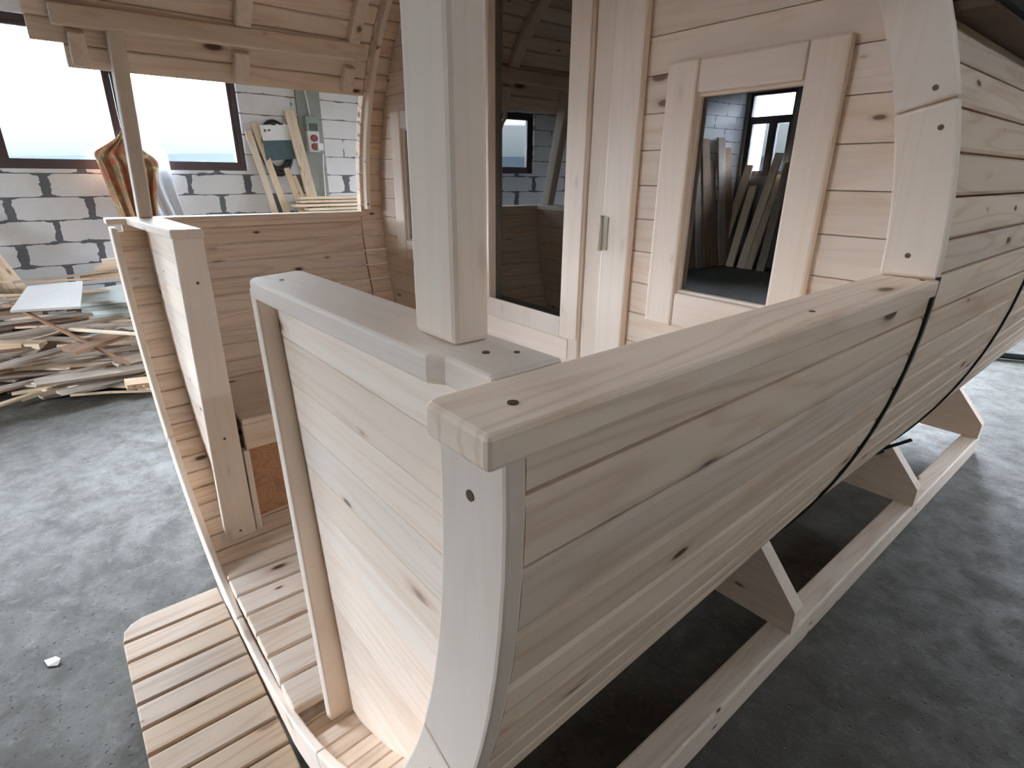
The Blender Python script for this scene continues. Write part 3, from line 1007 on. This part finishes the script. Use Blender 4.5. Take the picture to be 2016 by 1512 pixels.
for i in range(150):
    x = random.uniform(-40.3, -30.5)
    y = random.uniform(-11, 5.5)
    if x > -31 - 0.42 * (2.4 - y):
        x -= 3.0
    key = random.choices(['lath', 'lath_pale', 'plank', 'slab', 'grey', 'block'], [5, 3, 4, 3, 5, 1.2])[0]
    fx = pile_h(x, y)
    lay = random.random() ** 0.45
    z = ZF + (fx - ZF) * lay + 0.03
    put(key, (x, y, max(ZF + 0.02, z)), 90 + random.gauss(0, (38 if random.random() < 0.3 else 13) if x > -36.5 else 4), random.gauss(0, 3.0), random.uniform(0.55, 1.25), roll=random.uniform(-14, 14))
# the front fringe of small pieces
for i in range(64):
    y = random.uniform(-4, 4.8)
    x = -29.6 - 0.95 * (2.6 - y) * (1 if y < 2.6 else 0.2) + random.uniform(-2.2, 0.9)
    key = random.choices(['lath_pale', 'block', 'lath', 'plank'], [4, 3, 3, 1])[0]
    put(key, (x, y, ZF + random.uniform(0.0, 0.35)), random.uniform(30, 150), random.gauss(0, 4), random.uniform(0.3, 0.75), roll=random.uniform(-20, 20))

def lay(name, a, b, w, h, mat, label, cat, up=(0, 0, 1), group=None, bev=0.002):
    """a straight board from a to b, built along its own x axis"""
    a, b = W(a), W(b)
    x = (b - a).normalized()
    y = Vector(up).cross(x).normalized()
    z = x.cross(y)
    l = (b - a).length
    m = MB().box(-l / 2, l / 2, -w * S / 2, w * S / 2, -h * S / 2, h * S / 2)
    o = obj(name, m, mat, bevel=bev, conv=False)
    M = Matrix((x, y, z)).transposed().to_4x4()
    M.translation = (a + b) / 2
    o.matrix_world = M
    return tag(o, label, cat, group)
lay('scrap_lath', (-33.2, 0.05, -7.1), (-31.4, 3.25, -7.55), 0.22, 0.12, WSP, 'long pale lath slanting down across the scrap wood heap', 'scrap wood')
lay('scrap_batten', (-35.0, -1.9, -5.9), (-30.6, 1.9, -8.55), 0.16, 0.12, WSB, 'dark brown slanting batten crossing the middle of the scrap wood heap', 'scrap wood')
lay('scrap_lath', (-31.4, 2.5, -8.6), (-31.2, 3.9, -7.3), 0.2, 0.14, WSP, 'pale offcut propped up steeply at the right end of the scrap heap', 'scrap wood')
# white board, cardboard and grey panels on the heap
def sheet(name, pts, th, mat, label, cat, group=None):
    p = [Vector(q) for q in pts]
    nv = (p[1] - p[0]).cross(p[2] - p[0]).normalized()
    if nv.z < 0:
        nv = -nv
    m = MB().loft([[tuple(q - nv * th) for q in p], [tuple(q) for q in p]])
    return tag(obj(name, m, mat, origin=W(pts[0])), label, cat, group)
sheet('white_board', [(-34.0, -1.85, -6.05), (-34.0, 0.72, -6.22), (-38.0, 1.2, -5.6), (-38.0, -1.1, -5.62)], 0.12, M_WHITEB, 'white coated board lying flat on top of the scrap wood heap', 'board')
for i in range(4):
    dz = -0.24 * i
    sheet('grey_panel', [(-36.6, 0.78, -6.55 + dz), (-34.2, 3.1, -6.15 + dz), (-37.0, 3.6, -5.75 + dz), (-37.4, 0.86, -6.05 + dz)], 0.2 if i != 2 else 0.3, M_GREYP if i % 2 == 0 else M_GREYD,
          ['pale grey panel on top of the panel stack beside the white board', 'darker grey panel second from the top of the panel stack',
           'thick pale grey panel third from the top of the panel stack', 'darker grey panel at the bottom of the panel stack'][i], 'panel', 'stacked grey panels')
for i, (ya, yb, z, wd) in enumerate(((2.0, 4.2, -5.25, 1.1), (1.2, 4.0, -5.6, 0.8), (2.3, 4.4, -4.75, 0.7))):
    lay('stacked_plank', (-39.6 + 0.5 * i, ya, z), (-39.3 + 0.4 * i, yb, z + 0.12), wd, 0.26, (WS, WS, WSP)[i],
        ['tan plank on the scrap heap behind the grey panels', 'tan plank lying slanted just above the grey panels', 'white edged plank topmost behind the porch front'][i], 'plank')
# beige plank and pale green panel leaning on the wall at the picture's left edge
lay('leaning_plank', LW(-1.2, -2.0, 0.25), LW(1.2, -8.2, 3.0), 1.05, 0.2, WS, 'broad beige plank leaning on the block wall left of the heap', 'plank', (1, 0, 0))
gp = MB().hexa([LW(-5.5, -9.2, 3.2), LW(-0.1, -9.0, 3.4), LW(-0.1, -9.0, 3.2), LW(-5.5, -9.2, 3.0), LW(-5.5, -3.2, 1.2), LW(-0.9, -3.6, 1.4), LW(-0.9, -3.6, 1.2), LW(-5.5, -3.2, 1.0)])
tag(obj('plaster_sheet', gp, M_GREENP, origin=W(LW(-2, -9, 3))), 'pale green-grey sheet leaning on the block wall beside the beige plank', 'sheet')

# ------------------------------------------------------------------ things on and by the block wall
lay('leaning_lath', LW(14.4, 2.6, 0.15), LW(15.95, -6.5, 1.0), 0.42, 0.14, WSP, 'left one of two pale laths leaning beside the window', 'lath', (1, 0, 0))
lay('leaning_lath', LW(14.85, 3.1, 0.15), LW(16.9, -6.5, 1.1), 0.46, 0.14, WSP, 'right one of two pale laths leaning beside the window, in front of the hose', 'lath', (1, 0, 0))
lay('leaning_plank', LW(17.25, 4.0, 0.35), LW(18.6, -6.5, 1.4), 0.72, 0.22, WS, 'tall tan plank leaning next to the concrete column', 'plank', (1, 0, 0))
lay('leaning_lath', LW(16.6, 0.3, 0.3), LW(17.3, -3.0, 0.7), 0.4, 0.14, WSP, 'short pale lath standing under the hose coil', 'lath', (1, 0, 0))
lay('leaning_lath', LW(17.1, -0.2, 0.3), LW(17.9, -3.0, 0.6), 0.24, 0.14, WSP, 'narrow short lath standing between short lath and tall plank', 'lath', (1, 0, 0))
# hose coil
hc = thing('hose_coil', 'black coiled hose hanging on the block wall behind the calendar', 'hose', W(LW(16.2, 1.4, 0.3)))
for i, (rr, dd) in enumerate(((1.75, 0.16), (1.6, 0.27), (1.48, 0.16), (1.36, 0.28), (1.24, 0.18))):
    m = MB()
    pts = [LW(16.15 + 0.62 * rr * math.cos(t), 1.55 + rr * math.sin(t), dd) for t in [2 * math.pi * k / 40 for k in range(41)]]
    m.tube(pts, 0.085, 8)
    obj('hose_loop', m, M_RUBBER, hc, smooth=True)
# calendar
cal = thing('wall_calendar', 'wall calendar with white header and dark teal picture hanging on the hose', 'calendar', W(LW(16.5, 2.0, 0.5)))
def quad(m, a, b, c, d, th=0.03):
    return m.hexa([LW(a[0], a[1], 0.42), LW(b[0], b[1], 0.42), LW(c[0], c[1], 0.42), LW(d[0], d[1], 0.42), LW(a[0], a[1], 0.42 + th), LW(b[0], b[1], 0.42 + th), LW(c[0], c[1], 0.42 + th), LW(d[0], d[1], 0.42 + th)])
obj('header', quad(MB(), (15.2, 2.0), (17.6, 2.15), (17.5, 3.2), (15.1, 2.95)), M_PAPER, cal)
M_TEAL = plain('teal_picture', lin(74, 98, 104), 0.5, 0, 0.25, 12)
obj('picture', quad(MB(), (15.25, 0.72), (17.85, 0.95), (17.6, 2.15), (15.2, 2.0)), M_TEAL, cal)
obj('binding', quad(quad(quad(MB(), (15.9, 2.98), (16.2, 3.0), (16.2, 3.1), (15.9, 3.08), 0.05), (16.4, 3.03), (16.7, 3.06), (16.7, 3.16), (16.4, 3.13), 0.05), (16.9, 3.1), (17.15, 3.12), (17.15, 3.2), (16.9, 3.18), 0.05), M_RUBBER, cal)
obj('printed_mark', quad(quad(MB(), (15.35, 2.55), (15.5, 2.56), (15.5, 2.72), (15.35, 2.71), 0.036), (15.6, 2.6), (15.8, 2.62), (15.8, 2.74), (15.6, 2.72), 0.036), M_DPLAST, cal)
# distribution box with sockets
box = thing('socket_box', 'grey and white socket box with two round red sockets on the concrete column', 'socket box', W(LW(18.8, 2.5, 0.2)))
def wbox(m, s0, s1, z0, z1, d0, d1):
    return m.hexa([LW(s0, z0, d0), LW(s1, z0, d0), LW(s1, z0, d1), LW(s0, z0, d1), LW(s0, z1, d0), LW(s1, z1, d0), LW(s1, z1, d1), LW(s0, z1, d1)])
obj('box_body', wbox(MB(), 18.35, 19.2, 1.4, 3.6, 0.18, 0.55), M_WPLAST, box, 0.004)
obj('box_head', wbox(MB(), 18.3, 19.2, 2.75, 3.7, 0.18, 0.62), M_GPLAST, box, 0.004)
obj('fuse_cover', wbox(MB(), 18.5, 19.1, 2.8, 3.25, 0.62, 0.68), M_DPLAST, box, 0.003)
for zc in (2.3, 1.75):
    m = MB()
    m.loft([[LW(18.78 + r * math.cos(t), zc + r * 0.9 * math.sin(t), d) for t in [2 * math.pi * k / 18 for k in range(18)]] for r, d in ((0.26, 0.5), (0.26, 0.66), (0.2, 0.72))])
    obj('round_socket', m, M_RED, box)
m = MB()
wbox(m, 18.9, 19.35, 1.5, 2.0, 0.55, 0.8)
obj('plug', m, M_WPLAST, box, 0.01)
cb = MB()
cb.tube([LW(18.55, 9.0, 0.22), LW(18.6, 5.5, 0.22), LW(18.75, 4.3, 0.22), LW(18.8, 3.7, 0.24)], 0.05, 8)
cb.tube([LW(19.25, 1.55, 0.75), LW(19.35, 1.2, 0.55), LW(19.35, 0.2, 0.3), LW(19.3, -3.5, 0.25), LW(19.3, -9.6, 0.25)], 0.05, 8)
tag(obj('power_cable', cb, M_WPLAST, origin=W(LW(19, 0, 0.2)), smooth=True), 'white cable running down the concrete column to the socket box', 'cable')
# planks laid on a rack by the wall
for i, (s0, s1, z, d, mat) in enumerate(((16.9, 24.0, -1.95, 1.0, WS), (16.4, 24.0, -2.2, 1.3, WSP), (17.2, 24.0, -2.45, 1.6, WSP), (17.0, 24.0, -1.72, 0.8, WSP))):
    lay('stored_plank', LW(s0, z, d), LW(s1, z, d), 0.9, 0.17, mat,
        ['tan plank in the stack behind the porch side opening', 'pale plank reaching furthest left in the stack behind the porch opening',
         'lowest pale plank of the stack behind the porch opening', 'topmost pale plank of the stack behind the porch opening'][i], 'plank')
rk = thing('timber_rack', 'crate of upright pale slats carrying planks beside the block wall', 'rack', W(LW(20.5, ZF, 1.3)))
obj('rack_top', wbox(MB(), 17.0, 24.0, -2.75, -2.58, 0.5, 2.0), WSP, rk)
for i in range(14):
    obj('slat', wbox(MB(), 17.2 + 0.5 * i, 17.42 + 0.5 * i, ZF, -2.75, 1.7, 1.85), WZ, rk)

# towel and plastic bag hanging from the window mullion
def hang(name, mat, label, cat, outline, d0, folds, amp, top):
    m = MB()
    rows = len(outline)
    nc = 36
    rings = []
    for (z, sa, sb, k) in outline:
        rings.append([LW(sa + (sb - sa) * i / nc, z + 0.22 * k * math.sin(i * 0.55 + 1.3), d0 + amp * k * math.sin(folds * math.pi * i / nc + z * 0.5) + 0.25 * k) for i in range(nc + 1)])
    m.loft(rings, closed=False, caps=False)
    o = obj(name, m, mat, origin=W(top), smooth=True)
    md = o.modifiers.new('thick', 'SOLIDIFY')
    md.thickness = 0.006
    md = o.modifiers.new('sub', 'SUBSURF')
    md.levels = md.render_levels = 1
    return tag(o, label, cat)
hang('towel', M_TOWEL, 'orange patterned cloth gathered at the top and hanging before the window', 'cloth',
     [(2.2, 7.08, 7.25, 0.1), (1.75, 6.8, 7.42, 0.3), (1.3, 6.2, 7.7, 0.4), (0.9, 5.45, 8.05, 0.6), (0.6, 5.45, 8.45, 0.8), (0.25, 5.55, 8.62, 0.9), (-0.4, 5.62, 8.4, 1.0), (-1.4, 5.8, 8.1, 1.0), (-2.6, 6.0, 7.95, 1.0), (-3.6, 6.25, 7.85, 0.9)], 0.9, 9, 0.28, LW(7.2, 2, 0.9))
hang('plastic_bag', M_BAG, 'white plastic bag hanging behind the orange cloth at the window', 'bag',
     [(1.9, 7.4, 7.9, 0.2), (1.5, 7.3, 8.9, 0.5), (0.9, 7.4, 9.3, 0.8), (0.0, 7.5, 9.25, 1.0), (-1.2, 7.6, 9.3, 1.0), (-2.4, 7.9, 9.5, 0.9), (-3.2, 8.2, 9.6, 0.6)], 0.45, 5, 0.15, LW(8, 1.8, 0.4))
cbm = MB().tube([LW(7.25, 5.2, 0.2), LW(7.2, 3.5, 0.4), LW(7.15, 2.4, 0.8), LW(7.15, 1.9, 0.9)], 0.06, 8)
tag(obj('hanging_cord', cbm, M_RUBBER, origin=W(LW(7.2, 3, 0.5)), smooth=True), 'dark cord on the window mullion holding the cloth', 'cord')

# small litter, pipe
pp = MB()
pp.loft([[(-13.06, -1.92, ZF + 0.01), (-12.82, -1.86, ZF + 0.01), (-12.72, -1.7, ZF + 0.012), (-12.84, -1.64, ZF + 0.05), (-13.0, -1.72, ZF + 0.03)],
         [(-13.06, -1.92, ZF + 0.02), (-12.82, -1.86, ZF + 0.03), (-12.72, -1.7, ZF + 0.022), (-12.84, -1.64, ZF + 0.07), (-13.0, -1.72, ZF + 0.05)]])
tag(obj('paper_scrap', pp, M_PAPER, origin=W((-12.9, -1.77, ZF))), 'crumpled white paper scrap lying on the concrete floor', 'paper')
pipe = MB().tube([(-9.5, 39.0, ZF + 0.2), (-4.5, 41.6, ZF + 0.2), (0.5, 44.2, ZF + 0.2)], 0.18, 12)
tag(obj('floor_pipe', pipe, M_PIPE, origin=W((-4.5, 41.6, ZF)), smooth=True), 'dark pipe lying on the floor beyond the barrel', 'pipe')

# planks leaning by the window behind the camera (seen mirrored in the sauna glass)
for i, (x, zt, lean) in enumerate(((-38.3, 1.2, 0.5), (-36.6, -1.0, -0.4), (-35.2, 2.4, 0.7), (-34.3, 0.2, 0.2), (-32.8, 1.4, -0.5))):
    lay('propped_board', (x + lean, YF + 0.4, zt), (x, YF + 3.4, ZF + 0.05), 0.9, 0.2, (WS, WSP, WSP, WS, WSG)[i],
        ['tan board propped below the window behind the photographer', 'short pale board propped below the window behind the photographer', 'tallest pale board propped beside the window behind the photographer',
         'tan board propped right of the tallest pale board', 'greyish board propped farthest from the corner'][i], 'board', (0, 1, 0), 'boards propped by the front window')

for i in range(11):  # dark boards added to darken the wall mirrored in the sauna glass
    s0 = -41.6 + 1.3 * i
    lay('propped_board', LW(s0 + 0.3, 3.0 + 1.3 * math.sin(i * 2.3), 0.25), LW(s0, ZF + 0.1, 2.4), 1.25, 0.2, (WSB, WSG)[i % 3 == 1],
        'tall dark board added to darken the mirrored block wall behind the photographer', 'board', (1, 0, 0), 'added dark boards leaning by the front corner')

for o in sc.objects:
    if '_o' in o.keys():
        del o['_o']
